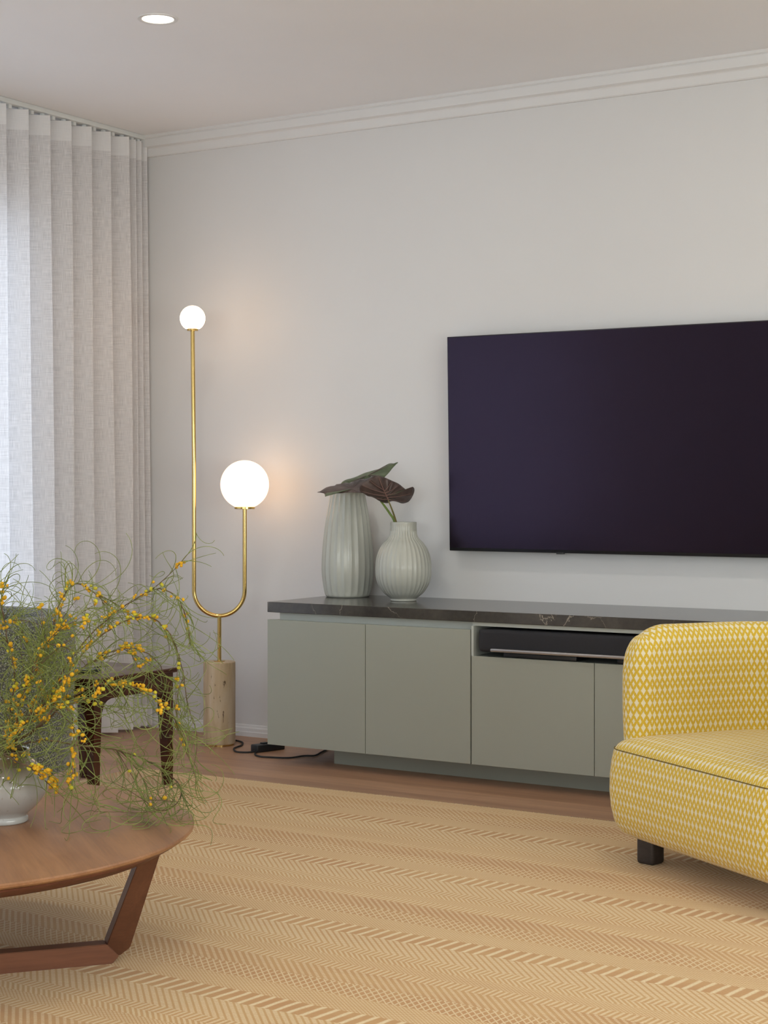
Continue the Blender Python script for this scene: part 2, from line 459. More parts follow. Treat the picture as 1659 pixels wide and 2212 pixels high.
b = new(); box(b, (ROOM_X, ROOM_Y, 0), (ROOM_X + 0.15, 0.15, H)); struct('wall_right', b, M['wall'])
b = new(); box(b, (WX, ROOM_Y - 0.15, 0), (ROOM_X, ROOM_Y, H)); struct('wall_back', b, M['wall'])
# cornice and skirting along the television wall
b = new()
extrude_profile(b, [(0, H), (-0.040, H), (-0.040, H - 0.011), (-0.034, H - 0.015), (-0.036, H - 0.018), (-0.033, H - 0.050), (-0.020, H - 0.056), (-0.017, H - 0.060), (-0.014, H - 0.088), (-0.010, H - 0.092), (0, H - 0.092)], 0.0, ROOM_X)
struct('trim_1', b, M['trim'])
b = new()
extrude_profile(b, [(0, 0), (-0.016, 0), (-0.016, 0.018), (-0.013, 0.021), (-0.012, 0.034), (-0.006, 0.039), (-0.005, 0.046), (0, 0.049)], 0.0, ROOM_X)
struct('baseboard_front', b, M['trim'])

# ------------------------------------------------------------------ curtain and its track
b = new(); box(b, (-0.022, -5.0, H - 0.020), (0.022, -0.01, H - 0.0005), 0.002)
tr_ = obj('curtain_track', b, M['track'])
tag(tr_, 'white ceiling-mounted track running over the sheer linen curtain', 'curtain track')
cur = thing('curtain', 'floor-length sheer white linen curtain hanging in even wave folds', 'curtain', (0, -2.5, 0.01))
def curtain_path():
    pts = []; y = -0.016; s = 0.0
    # narrow stacked folds first, then even waves
    lam = [0.038, 0.038, 0.040] + [0.119, 0.120, 0.124, 0.127, 0.124, 0.126] + [0.124] * 32
    random.seed(4)
    for i, l in enumerate(lam):
        amp = 0.028 if i < 3 else 0.043
        n = 14
        for k in range(n):
            p = k / n
            pts.append((amp * (math.sin(2 * PI * p)), y - l * (p + 0.06 * math.sin(4 * PI * p)), i))
        y -= l
        if y < -4.9: break
    return pts
cp = curtain_path()
def curtain_sheet(z0, z1, nz, mat, name, dx=0.0):
    b = new(); uvl = b.loops.layers.uv.new('UVMap'); rows = []
    for j in range(nz + 1):
        f = j / nz; z = z0 + (z1 - z0) * f; hz = (H - z) / H
        row = []
        for (x, y, i) in cp:
            am = 1.0 - 0.10 * (1 - hz) + 0.10 * math.sin(i * 2.1 + z * 1.1) * hz
            xx = x * am + dx + 0.028 * hz
            yy = y + 0.012 * math.sin(i * 1.7 + z * 1.4) * hz * (1 if i > 2 else 0.0) - 0.002
            xx = max(xx, WX + 0.03)
            row.append(b.verts.new((xx, min(yy, -0.003), z)))
        rows.append(row)
    L = [0.0]
    for k in range(1, len(cp)): L.append(L[-1] + math.hypot(cp[k][0] - cp[k - 1][0], cp[k][1] - cp[k - 1][1]))
    for j in range(nz):
        for k in range(len(cp) - 1):
            f = b.faces.new((rows[j][k], rows[j][k + 1], rows[j + 1][k + 1], rows[j + 1][k]))
            for lp, (kk, jj) in zip(f.loops, ((k, j), (k + 1, j), (k + 1, j + 1), (k, j + 1))):
                lp[uvl].uv = (L[kk], z0 + (z1 - z0) * jj / nz)
    return obj(name, b, mat, cur, True, 3.0)
curtain_sheet(0.10, H - 0.112, 14, M['curtain'], 'drape')
curtain_sheet(H - 0.112, H - 0.030, 2, M['curtain_hem'], 'header_tape')
curtain_sheet(0.012, 0.10, 2, M['curtain_hem'], 'bottom_hem')
b = new()
ys = [-0.02, -0.06, -0.10]
acc = -0.132
for l in [0.119, 0.120, 0.124, 0.127, 0.124, 0.126] + [0.124] * 32:
    ys.append(acc - l * 0.30); ys.append(acc - l * 0.8); acc -= l
    if acc < -4.7: break
for y in ys: box(b, (-0.006, y - 0.008, H - 0.034), (0.006, y + 0.008, H - 0.019), 0.001)
obj('carriers', b, M['track'], cur, False)['kind'] = 'stuff'

# ------------------------------------------------------------------ recessed downlight
dl = thing('downlight', 'small round recessed ceiling light glowing warm white', 'ceiling light', (1.245, -1.450, H))
b = new(); lathe(b, (1.245, -1.450, H), [(0.052, 0.02), (0.052, -0.002), (0.056, -0.004), (0.066, -0.003), (0.067, 0.0)], 48); obj('trim_ring', b, M['trim'], dl)
b = new(); lathe(b, (1.245, -1.450, H), [(0.0, -0.001), (0.030, -0.001), (0.053, -0.001)], 48); obj('diffuser', b, M['downlight'], dl)

# ------------------------------------------------------------------ television
tv = thing('television', 'large dark flat television mounted on the wall above the cabinet', 'television', (2.31, -0.05, 1.225))
def tv_part(name, a, bb, mat, bev=0.0):
    b = new(); box(b, a, bb, bev)
    for v in b.verts:                       # leans forward a little at the top
        v.co.y += -0.020 * (v.co.z - 0.807) / 0.83
    return obj(name, b, mat, tv)
x0, x1, z0, z1 = 1.562, 3.02, 0.806, 1.634
tv_part('screen_frame', (x0, -0.062, z0), (x1, -0.036, z1), M['tv_frame'], 0.002)
tv_part('screen', (x0 + 0.004, -0.0635, z0 + 0.012), (x1 - 0.004, -0.0605, z1 - 0.004), M['tv_screen'])
tv_part('back_panel', (x0 + 0.25, -0.036, z0 + 0.12), (x1 - 0.25, -0.004, z1 - 0.12), M['tv_back'], 0.004)
tv_part('sensor', (2.02, -0.064, z0 - 0.004), (2.05, -0.05, z0 + 0.002), M['tv_back'], 0.001)

# ------------------------------------------------------------------ media cabinet, worktop
FY = -0.538
cab = thing('media_cabinet', 'long low sage-grey wall cabinet with flat handleless doors under the television', 'cabinet', (2.35, -0.2, 0.0))
DX = [1.034, 1.475, 1.917, 2.391, 2.865, 3.307, 3.749]
b = new()
box(b, (1.039, FY + 0.021, 0.078), (1.917, -0.001, 0.546))
box(b, (1.917, FY + 0.021, 0.078), (2.865, -0.001, 0.455))
box(b, (2.865, FY + 0.021, 0.078), (3.744, -0.001, 0.546))
box(b, (1.917, FY + 0.0005, 0.457), (1.926, -0.001, 0.563)); box(b, (2.856, FY + 0.0005, 0.457), (2.865, -0.001, 0.563))
box(b, (1.917, -0.02, 0.455), (2.865, -0.001, 0.563))
obj('body', b, M['lacquer_in'], cab, False)
b = new(); box(b, (1.072, FY + 0.030, 0.546), (1.917, -0.001, 0.577)); box(b, (1.917, FY + 0.012, 0.563), (2.865, -0.001, 0.577)); box(b, (2.865, FY + 0.030, 0.546), (3.71, -0.001, 0.577))
obj('finger_rail', b, M['lacquer_in'], cab, False)['label'] = 'pale recessed rail under the stone top'
b = new(); box(b, (1.250, -0.402, 0.0), (3.53, -0.02, 0.078)); obj('plinth', b, M['lacquer'], cab, False)
for i in range(6):
    zt_ = 0.457 if i in (2, 3) else 0.549
    b = new(); box(b, (DX[i] + 0.0012, FY, 0.074), (DX[i + 1] - (0.0012 if i != 1 else 0.004), FY + 0.019, zt_), 0.0008, 1)
    obj('drawer_front' if i in (2, 3) else 'door', b, M['lacquer'], cab, False)
b = new(); box(b, (1.034, FY, 0.577), (3.752, -0.001, 0.616), 0.0015, 1)
top = obj('stone_worktop', b, M['marble'], None, False); tag(top, 'polished dark grey marble slab with thin pale veins lying on the cabinet', 'worktop')

# soundbar in the niche
sb = thing('soundbar', 'long black fabric soundbar with a silver strip in the cabinet niche', 'soundbar', (2.39, -0.46, 0.458))
b = new(); box(b, (1.944, -0.541, 0.473), (2.845, -0.41, 0.553), 0.014, 4); obj('speaker_body', b, M['cloth_black'], sb)
b = new(); box(b, (2.000, -0.554, 0.4765), (2.79, -0.540, 0.4885), 0.004, 3); obj('metal_strip', b, M['silver'], sb)
for xx in (2.04, 2.47):
    b = new(); box(b, (xx, -0.528, 0.4582), (xx + 0.28, -0.43, 0.474), 0.003); obj('foot', b, M['black_plastic'], sb)

# ------------------------------------------------------------------ floor lamp
LX, LY = 0.592, -0.254
lamp = thing('floor_lamp', 'brass U-shaped floor lamp with two lit opal globes on a stone cylinder', 'lamp', (LX, LY, 0))
A_ = RT.copy()                              # the U lies in this vertical plane
def lp(s, z): return Vector((LX, LY, z)) + A_ * s
b = new(); lathe(b, (LX, LY, 0), [(0.0, 0.0), (0.060, 0.0), (0.060, 0.006), (0.0, 0.006)], 64); obj('base_plate', b, M['brass'], lamp)
b = new(); lathe(b, (LX, LY, 0), [(0.0, 0.006), (0.063, 0.006), (0.0655, 0.009), (0.0655, 0.337), (0.063, 0.340), (0.0, 0.340)], 72); obj('stone_base', b, M['travertine'], lamp)
b = new(); lathe(b, (LX, LY, 0), [(0.0, 0.340), (0.023, 0.340), (0.023, 0.343), (0.010, 0.344), (0.0, 0.344)], 40)
tube(b, [lp(0, 0.341), lp(0, 0.53)], 0.0082, 20); obj('stem', b, M['brass'], lamp)
pr = 0.0085; R_ = 0.1035; zc = 0.526 + R_
pts = [lp(-R_ - 0.006, 1.69)]
pts += [lp(-R_ - 0.006 + 0.006 * min(1, k / 5), 1.69 - (1.69 - zc) * k / 10) for k in range(1, 10)]
pts += [lp(-R_ * math.cos(PI * k / 32), zc - R_ * math.sin(PI * k / 32)) for k in range(33)]
pts += [lp(R_, zc + (0.966 - zc) * k / 6) for k in range(1, 7)]
b = new(); tube(b, pts, pr, 20); obj('curved_tube', b, M['brass'], lamp)
def globe(s, zdisc, rad, rd, mat, nm, zg):
    c0 = lp(s, 0)
    b = new(); lathe(b, (c0.x, c0.y, 0), [(0, zdisc - 0.004), (rd - 0.001, zdisc - 0.004), (rd, zdisc - 0.003), (rd, zdisc + 0.004), (rd - 0.001, zdisc + 0.005), (0, zdisc + 0.005)], 48)
    obj('collar', b, M['brass'], lamp)
    b = new(); n = 40
    prof = [(0.0, zg + rad)] + [(rad * math.sin(PI * k / n), zg + rad * math.cos(PI * k / n)) for k in range(1, n) if zg + rad * math.cos(PI * k / n) > zdisc + 0.005]
    prof.append((rd * 0.93, zdisc + 0.005)); prof.append((0, zdisc + 0.005))
    lathe(b, (c0.x, c0.y, 0), prof, 64); obj(nm, b, mat, lamp)
globe(-R_ - 0.006, 1.694, 0.0515, 0.0225, M['globe_small'], 'glass_globe', 1.742)
globe(R_, 0.9665, 0.0990, 0.042, M['globe_big'], 'glass_globe', 1.0625)

# cord and foot switch
cz = 0.0045
cord = catmull([pz(x, y, cz) for x, y in ((497, 1598), (512, 1600), (524, 1604), (521, 1610), (508, 1615), (505, 1619), (512, 1624), (535, 1625), (553, 1623))], 8)
cord = [Vector((LX + 0.03, LY + 0.03, cz))] + cord[2:]
pcd = thing('power_cord', 'black cord snaking over the floor from the lamp to under the cabinet', 'cord', (0.9, -0.33, 0))
b = new(); tube(b, cord, 0.0035, 10); obj('cord_run', b, M['cord'], pcd)
cord2 = catmull([pz(x, y, cz) for x, y in ((556, 1622), (551, 1629), (562, 1634), (590, 1636), (625, 1637), (655, 1633), (680, 1632), (694, 1625), (708, 1618), (716, 1612))], 8)
b = new(); tube(b, cord2, 0.0035, 10); obj('cord_run', b, M['cord'], pcd)
sw_c = pz(582, 1622, 0.0)
sw = thing('foot_switch', 'black rectangular foot dimmer switch lying on the floor beside the cabinet', 'switch', sw_c)
p0, p1 = pz(553, 1627, 0), pz(613, 1619, 0)
d = (p1 - p0).normalized(); nrm = Vector((-d.y, d.x, 0)); ang = math.atan2(d.y, d.x); Ls = (p1 - p0).length
def rotbox(name, cx, cy, cz0, cz1, lx, ly, mat, bev, parent, org, a):
    b = new(); box(b, (cx - lx / 2, cy - ly / 2, cz0), (cx + lx / 2, cy + ly / 2, cz1), bev, 3)
    bmesh.ops.rotate(b, verts=b.verts, cent=(0, 0, 0), matrix=__import__('mathutils').Matrix.Rotation(a, 3, 'Z'))
    bmesh.ops.translate(b, verts=b.verts, vec=org)
    return obj(name, b, mat, parent)
rotbox('housing', 0, 0.01, 0.0, 0.030, Ls, 0.046, M['black_plastic'], 0.005, sw, sw_c, ang)
rotbox('slider', -0.018, 0.012, 0.030, 0.035, 0.028, 0.018, M['black_plastic'], 0.002, sw, sw_c, ang)
rotbox('button', 0.032, 0.012, 0.030, 0.0325, 0.022, 0.012, M['black_plastic'], 0.001, sw, sw_c, ang)

# ------------------------------------------------------------------ fluted vases
def flute(n, depth, z0, z1, tw=0.0):
    def f(a, z, r):
        k = 0.5 - 0.5 * math.cos(2 * PI * ((a * n / (2 * PI)) % 1.0))
        e = max(0.0, min(1.0, (z - z0) / 0.02)) * max(0.0, min(1.0, (z1 - z) / 0.015))
        sc_ = abs(math.sin(a * n / 2))      # scallops with crisp ridges
        return -depth * sc_ * e
    return f
V1 = px(751, 1289, 6.715); V1.z = 0.616
k = 6.715 / FPX
tall = [(0.0, 0.0), (44.0, 0.0), (46.5, 1.5), (49, 6), (52.5, 22), (56, 49), (56.2, 76), (54.5, 105), (52, 130), (48.5, 158), (44.5, 184), (40.5, 206), (37.8, 222), (37.2, 226)]
prof = [Vector((r * k, z * k, 0)) for r, z in tall]
pc = catmull(prof[2:], 5)
prof = [(0.0, 0.0), (44 * k, 0.0)] + [(p.x, p.y) for p in pc] + [(35.5 * k, 227 * k), (35 * k, 220 * k), (46 * k, 130 * k), (42 * k, 12 * k), (0, 10 * k)]
f1 = flute(22, 0.0042, 0.006, 227 * k - 0.004)
b = new(); lathe(b, V1, prof, 264, lambda a, z, r: f1(a, z, r))
vt = obj('fluted_vase', b, M['glaze'], None, True, 0.9); tag(vt, 'tall pale cream barrel-shaped fluted ceramic vase on the marble top', 'vase')
V2 = px(871.5, 1296.5, 6.485); V2.z = 0.616
k = 6.485 / FPX
small = [(27, 0), (28.5, 1.5), (28, 5), (33.5, 9), (42, 16), (48.5, 24), (56, 37), (60, 52), (61, 66), (60.5, 80), (57.8, 96), (52.3, 111), (44, 124), (35, 133), (30.3, 141), (29, 150), (28.4, 160), (28.4, 168), (28, 170)]
pc = catmull([Vector((r * k, z * k, 0)) for r, z in small], 5)
prof = [(0.0, 0.0)] + [(p.x, p.y) for p in pc] + [(26.5 * k, 170 * k), (26 * k, 150 * k), (40 * k, 115 * k), (54 * k, 70 * k), (25 * k, 8 * k), (0, 7 * k)]
f2 = flute(34, 0.0024, 0.014, 168 * k)
b = new(); lathe(b, V2, prof, 272, lambda a, z, r: f2(a, z, r) * (0.5 if z > 150 * k else 1))
vs = obj('fluted_vase', b, M['glaze'], None, True, 0.9); tag(vs, 'round cream fluted ceramic bottle vase with narrow neck holding two leaves', 'vase')

# ------------------------------------------------------------------ two large leaves standing in the round vase
def zpx(u, v, d): return px(660 + u / 5.53, 980 + v / 5.53, d)
def blade(parent, outline, centre, dfun, mats, name, rings=10, sub=6, crease=0.0, nc=12, rev=False):
    """a leaf blade as concentric rings between its centre and its outline; dfun gives the depth offset"""
    o2 = catmull([Vector((x, y, 0)) for x, y in outline], sub, True)
    c = Vector((centre[0], centre[1], 0)); n = len(o2)
    b = new(); R = []
    for j in range(rings + 1):
        f = j / rings
        ring = []
        for i, p in enumerate(o2):
            q = c + (p - c) * f
            aa = math.atan2(p.y - c.y, p.x - c.x)
            dd = dfun(q.x, q.y, f) + crease * f * abs(math.sin(aa * nc / 2)) * (1 - 0.3 * f)
            ring.append(b.verts.new(zpx(q.x, q.y, dd)))
            if j == 0: break
        R.append(ring)
    for i in range(n):
        b.faces.new((R[0][0], R[1][i], R[1][(i + 1) % n]))
        for j in range(1, rings):
            b.faces.new((R[j][i], R[j + 1][i], R[j + 1][(i + 1) % n], R[j][(i + 1) % n]))
    bmesh.ops.recalc_face_normals(b, faces=b.faces)
    # normals towards the camera
    s = sum(((f.calc_center_median() - CAM).normalized().dot(f.normal) for f in b.faces))
    if s > 0: bmesh.ops.reverse_faces(b, faces=b.faces)
    o = obj(name, b, mats, parent, True, 2.5)
    md = o.modifiers.new('thickness', 'SOLIDIFY'); md.thickness = 0.0012; md.offset = -1
    if len(mats) > 1: md.material_offset = 1
    return o
lfA = thing('alocasia_leaf', 'broad dark brown veined leaf nodding to the right above the round vase', 'leaf', (V2.x, V2.y, V2.z + 0.27), 'leaves in the round vase')
outA = [(645, 420), (655, 385), (690, 350), (760, 305), (850, 263), (900, 268), (960, 290), (1030, 322), (1110, 358), (1170, 405), (1215, 440), (1245, 442), (1258, 408), (1280, 396), (1300, 420), (1296, 465), (1272, 520), (1235, 570), (1190, 590), (1150, 595), (1100, 578), (1060, 568), (1015, 572), (985, 592), (930, 585), (880, 565), (830, 535), (785, 515), (745, 508), (700, 480), (660, 455)]
def dA(x, y, f): return 6.44 + 0.00042 * (x - 985) * 0.5 - 0.0005 * (y - 560) * -1.0 * 0.45 + 0.030 * f * f
blade(lfA, outA, (985, 500), dA, [M['leaf_brown'], M['leaf_green']], 'leaf_blade', crease=0.012, nc=16)
b = new()
for tip in ((870, 275), (760, 315), (680, 380), (670, 450), (1030, 330), (1120, 375), (1190, 430), (1255, 480), (1200, 570), (850, 530)):
    c0 = Vector((985, 545, 0)); t1 = Vector((tip[0], tip[1], 0))
    mid = c0 + (t1 - c0) * 0.5 + Vector((0, 14 if tip[1] < 500 else 4, 0))
    if tip not in ((870, 275),): c0 = c0 + (Vector((930, 410, 0)) - c0) * max(0, min(0.9, (520 - tip[1]) / 260))
    ln = catmull([c0, (c0 + t1) / 2 + Vector((0, 8, 0)), t1], 6)
    n = len(ln)
    tube(b, [zpx(p.x, p.y, dA(p.x, p.y, ((p - Vector((985, 500, 0))).length / max(60, (t1 - Vector((985, 500, 0))).length))) - 0.002) for p in ln], [0.0021 * (1 - 0.75 * i / n) * (1.5 if tip == (870, 275) else 0.8) for i in range(n)], 5)
obj('leaf_veins', b, M['vein'], lfA)['label'] = 'pinkish brown raised veins'
b = new(); st = catmull([(V2 + Vector((0.004, 0.0, 0.19))), zpx(1085, 830, 6.455), zpx(1050, 715, 6.44), zpx(1010, 610, 6.43), zpx(987, 555, 6.435)], 6)
tube(b, st, [0.0042 - 0.0020 * i / len(st) for i in range(len(st))], 10); obj('leaf_stalk', b, M['petiole_brown'], lfA)
lfB = thing('alocasia_leaf', 'folded leaf with green upper side and brown underside lying over the tall vase', 'leaf', (V2.x - 0.02, V2.y, V2.z + 0.27), 'leaves in the round vase')
outB = [(140, 460), (175, 448), (215, 422), (250, 402), (300, 388), (345, 382), (370, 365), (410, 360), (450, 348), (500, 350), (545, 345), (580, 318), (620, 290), (670, 300), (730, 298), (800, 268), (850, 262), (890, 300), (870, 370), (820, 430), (740, 462), (640, 466), (520, 463), (430, 470), (340, 474), (270, 474), (240, 478), (234, 512), (224, 476), (180, 464)]
def dB(x, y, f): return 6.52 + 0.0012 * (y - 400) * -0.7 + 0.00012 * (520 - x) + 0.015 * f * f
blade(lfB, outB, (560, 420), dB, [M['leaf_brown'], M['leaf_green']], 'leaf_blade', crease=0.010, nc=14)
outG = [(428, 356), (440, 336), (480, 312), (560, 290), (620, 268), (700, 232), (790, 205), (880, 182), (930, 170), (965, 150), (985, 124), (1020, 114), (1060, 116), (1085, 104), (1105, 104), (1078, 130), (1040, 170), (1000, 220), (960, 262), (935, 282), (890, 262), (850, 248), (815, 250), (775, 278), (735, 296), (690, 300), (650, 300), (622, 286), (590, 300), (560, 322), (530, 346), (480, 345)]
def dG(x, y, f): return 6.575 - 0.0009 * (y - 240) * 0.7 + 0.0001 * (700 - x) + 0.01 * f * f
o = blade(lfB, outG, (740, 262), dG, [M['leaf_green'], M['leaf_brown']], 'leaf_blade', crease=0.008, nc=14); o['label'] = 'green upper side of the leaf'
b = new(); st = catmull([(V2 + Vector((-0.006, 0.0, 0.19))), zpx(1066, 820, 6.485), zpx(1010, 720, 6.485), zpx(940, 620, 6.485), zpx(880, 540, 6.49), zpx(840, 470, 6.495), zpx(800, 400, 6.51)], 6)
tube(b, st, [0.0052 - 0.0026 * i / len(st) for i in range(len(st))], 10); obj('leaf_stalk', b, M['petiole'], lfB)

# ------------------------------------------------------------------ rug
RX0, RX1, RY0, RY1, RZ = 0.70, 4.9, -0.906, -4.6, 0.008
b = new(); box(b, (RX0, RY1, 0.0005), (RX1, RY0, RZ), 0.003, 2)
rug = thing('area_rug', 'large woven jute rug with bands of zigzag and lattice motifs', 'rug', ((RX0 + RX1) / 2, (RY0 + RY1) / 2, 0))
rg = obj('woven_field', b, M['rug'], rug, False)
rg.data.transform(__import__('mathutils').Matrix.Translation(rug.location)); rug_loc = rug.location.copy(); rug.location = (0, 0, 0)
b = new(); random.seed(2)
x = RX0 + 0.004
while x < RX1:
    l = 0.004 + 0.006 * random.random()
    tube(b, [(x, RY0 - 0.001, 0.006), (x + random.uniform(-.002, .002), RY0 + l * 0.5, 0.0075), (x + random.uniform(-.003, .003), RY0 + l, 0.003)], 0.0016, 4)
    x += 0.0055
obj('fringe', b, M['fringe'], rug)['kind'] = 'stuff'

# ------------------------------------------------------------------ armchairs with a wrapped back
def plan_curve(w, vs, ra, rb, rc, n=20):
    """closed D-shaped plan, front edge at v=0, from the front left corner round; rc is the front corner radius"""
    P = []
    for k in range(9):                                       # front left corner
        a = PI / 2 * k / 8; P.append((rc - rc * math.sin(PI / 2 - a) if False else rc * (1 - math.cos(PI / 2 - a)) , rc * (1 - math.sin(PI / 2 - a))))
    P = [(rc * (1 - math.sin(PI / 2 * k / 8)), rc * (1 - math.cos(PI / 2 * k / 8))) for k in range(9)]
    P = P[::-1]                                              # from the side (0, rc) to the front (rc, 0)
    out = [(u, v) for u, v in P]
    out += [(rc + (w - 2 * rc) * k / 8, 0.0) for k in range(1, 8)]
    out += [(w - u, v) for u, v in P[::-1]]
    out += [(w, rc + (vs - rc) * k / 4) for k in range(1, 4)]
    out += [(w / 2 + ra * math.cos(PI * k / n), vs + rb * math.sin(PI * k / n)) for k in range(0, n + 1)]
    out += [(0.0, vs - (vs - rc) * k / 4) for k in range(1, 4)]
    return out

class Chair:
    def __init__(s, root, O, face, mat):
        s.root, s.O, s.mat = root, Vector((O[0], O[1], 0)), mat
        g = Vector((face[0], face[1], 0)).normalized()
        s.b = -g; s.e = Vector((-g.y, g.x, 0))      # e runs along the front edge
    def p(s, u, v, z): return s.O + s.e * u + s.b * v + Vector((0, 0, z))
    def seat(s, plan, prof, top, name='seat'):
        bm = new(); uvl = bm.loops.layers.uv.new('UVMap'); n = len(plan)
        P = [Vector((u, v, 0)) for u, v in plan]
        N = []
        for i in range(n):
            t_ = (P[(i + 1) % n] - P[i - 1]).normalized(); N.append(Vector((t_.y, -t_.x, 0)))
        cen = sum(P, Vector()) / n
        if sum(N[i].dot(P[i] - cen) for i in range(n)) < 0: N = [-x_ for x_ in N]
        L = [0.0]
        for i in range(n): L.append(L[-1] + (P[(i + 1) % n] - P[i]).length)
        rows = []; S = 0.0; prev = None
        for (o_, z) in prof:
            if prev: S += math.hypot(o_ - prev[0], z - prev[1])
            prev = (o_, z)
            rows.append(([bm.verts.new(s.p(*(P[i] + N[i] * o_).xy, z)) for i in range(n)], S, o_))
        for (A, s1, o1), (B, s2, o2) in zip(rows[:-1], rows[1:]):
            for i in range(n):
                j = (i + 1) % n
                f = bm.faces.new((A[i], A[j], B[j], B[i]))
                for l_, uv in zip(f.loops, ((L[i], s1), (L[i + 1], s1), (L[i + 1], s2), (L[i], s2))): l_[uvl].uv = uv
        # bottom
        bm.faces.new(rows[0][0][::-1])
        last = rows[-1][0]; R = [last]; loc = [[(P[i] + N[i] * prof[-1][0]) for i in range(n)]]
        for f_, z in top:
            pp = [cen + (P[i] + N[i] * prof[-1][0] - cen) * f_ for i in range(n)]
            if f_ < 0.01: R.append([bm.verts.new(s.p(cen.x, cen.y, z))]); loc.append([cen])
            else: R.append([bm.verts.new(s.p(q.x, q.y, z)) for q in pp]); loc.append(pp)
        for q in range(len(R) - 1):
            for i in range(n):
                j = (i + 1) % n
                if len(R[q + 1]) == 1: vs_, lc = (R[q][i], R[q][j], R[q + 1][0]), (loc[q][i], loc[q][j], loc[q + 1][0])
                else: vs_, lc = (R[q][i], R[q][j], R[q + 1][j], R[q + 1][i]), (loc[q][i], loc[q][j], loc[q + 1][j], loc[q + 1][i])
                f = bm.faces.new(vs_)
                for l_, c_ in zip(f.loops, lc): l_[uvl].uv = (c_.x, c_.y)
        bmesh.ops.recalc_face_normals(bm, faces=bm.faces)
        return obj(name, bm, s.mat, s.root, True, 1.2), P, N
    def back(s, path, t, z0, z1, rc, lean=0.0, name='backrest', rt=None, taper=0.0):
        """slab that follows an open path of (u, v); rounded top, rounded ends whose height drops in a quarter circle"""
        bm = new(); uvl = bm.loops.layers.uv.new('UVMap')
        P = catmull([Vector((u, v, 0)) for u, v in path], 6); n = len(P)
        L = [0.0]
        for i in range(1, n): L.append(L[-1] + (P[i] - P[i - 1]).length)
        tot_ = L[-1]; rt = rt or t / 2
        M_ = 70; Q = []; SS = []
        for k_ in range(M_ + 1):
            f_ = k_ / M_; sL = tot_ * (f_ - math.sin(2 * PI * f_) / (2 * PI) * 0.6)
            i = max(j for j in range(n) if L[j] <= sL + 1e-9); i = min(i, n - 2)
            Q.append(P[i] + (P[i + 1] - P[i]) * ((sL - L[i]) / (L[i + 1] - L[i]))); SS.append(sL)
        h = t / 2; tgs = [(Q[min(i + 1, M_)] - Q[max(i - 1, 0)]).normalized() for i in range(M_ + 1)]
        nns = [Vector((g.y, -g.x, 0)) for g in tgs]
        foot = []                      # centre, direction, distance from the nearer end
        for i in range(M_ + 1): foot.append((Q[i], nns[i], min(SS[i], tot_ - SS[i]) + h))
        for k_ in range(1, 12):
            a = PI * k_ / 12; foot.append((Q[-1], nns[-1] * math.cos(a) + tgs[-1] * math.sin(a), h * (1 - math.sin(a))))
        for i in range(M_, -1, -1): foot.append((Q[i], -nns[i], min(SS[i], tot_ - SS[i]) + h))
        for k_ in range(1, 12):
            a = PI * k_ / 12; foot.append((Q[0], -nns[0] * math.cos(a) - tgs[0] * math.sin(a), h * (1 - math.sin(a))))
        m_ = len(foot); pts_ = [c_ + d_ * h for c_, d_, _ in foot]
        LL = [0.0]
        for i in range(m_): LL.append(LL[-1] + (pts_[(i + 1) % m_] - pts_[i]).length)
        nz, na = 10, 8; cols = []
        for (c_, d_, ed) in foot:
            kz = rc * (1 - math.sqrt(max(0, 1 - (1 - min(1, ed / rc)) ** 2)))
            zt_ = z1 - kz; rtt = min(rt, zt_ - z0 - 0.02); prof = []
            kc = rc * (1 - math.sqrt(max(0, 1 - (1 - min(1, (ed if ed >= h else h) / rc)) ** 2)))
            ztc = z1 - kc
            for j in range(nz): prof.append((h, z0 + (zt_ - rtt - z0) * j / nz))
            for j in range(na + 1):
                a = PI / 2 * j / na; f2 = math.sin(a)
                prof.append((h * math.cos(a), (zt_ - rtt) * 1.0 + (ztc - (zt_ - rtt)) * f2))
            V_ = 0.0; prv = None; col = []
            for (o_, z) in prof:
                if prv: V_ += math.hypot(o_ - prv[0], z - prv[1])
                prv = (o_, z); w_ = c_ + d_ * o_
                if taper: w_ = w_ + d_ * (-taper * (1 - (z - z0) / (z1 - z0)) * min(1, o_ / h))
                w_ = w_ + d_ * 0.006 * math.sin(PI * (z - z0) / (z1 - z0)) * min(1, o_ / h)
                col.append((bm.verts.new(s.p(w_.x, w_.y, z)), V_))
            cols.append(col)
        for i in range(m_):
            A, B = cols[i], cols[(i + 1) % m_]
            for j in range(len(A) - 1):
                f = bm.faces.new((A[j][0], B[j][0], B[j + 1][0], A[j + 1][0]))
                for l_, uv in zip(f.loops, ((LL[i], A[j][1]), (LL[i + 1], B[j][1]), (LL[i + 1], B[j + 1][1]), (LL[i], A[j + 1][1]))): l_[uvl].uv = uv
        bm.faces.new([c_[0][0] for c_ in cols][::-1])
        bmesh.ops.remove_doubles(bm, verts=bm.verts, dist=0.0004)
        bmesh.ops.recalc_face_normals(bm, faces=bm.faces)
        return obj(name, bm, s.mat, s.root, True, 1.3)

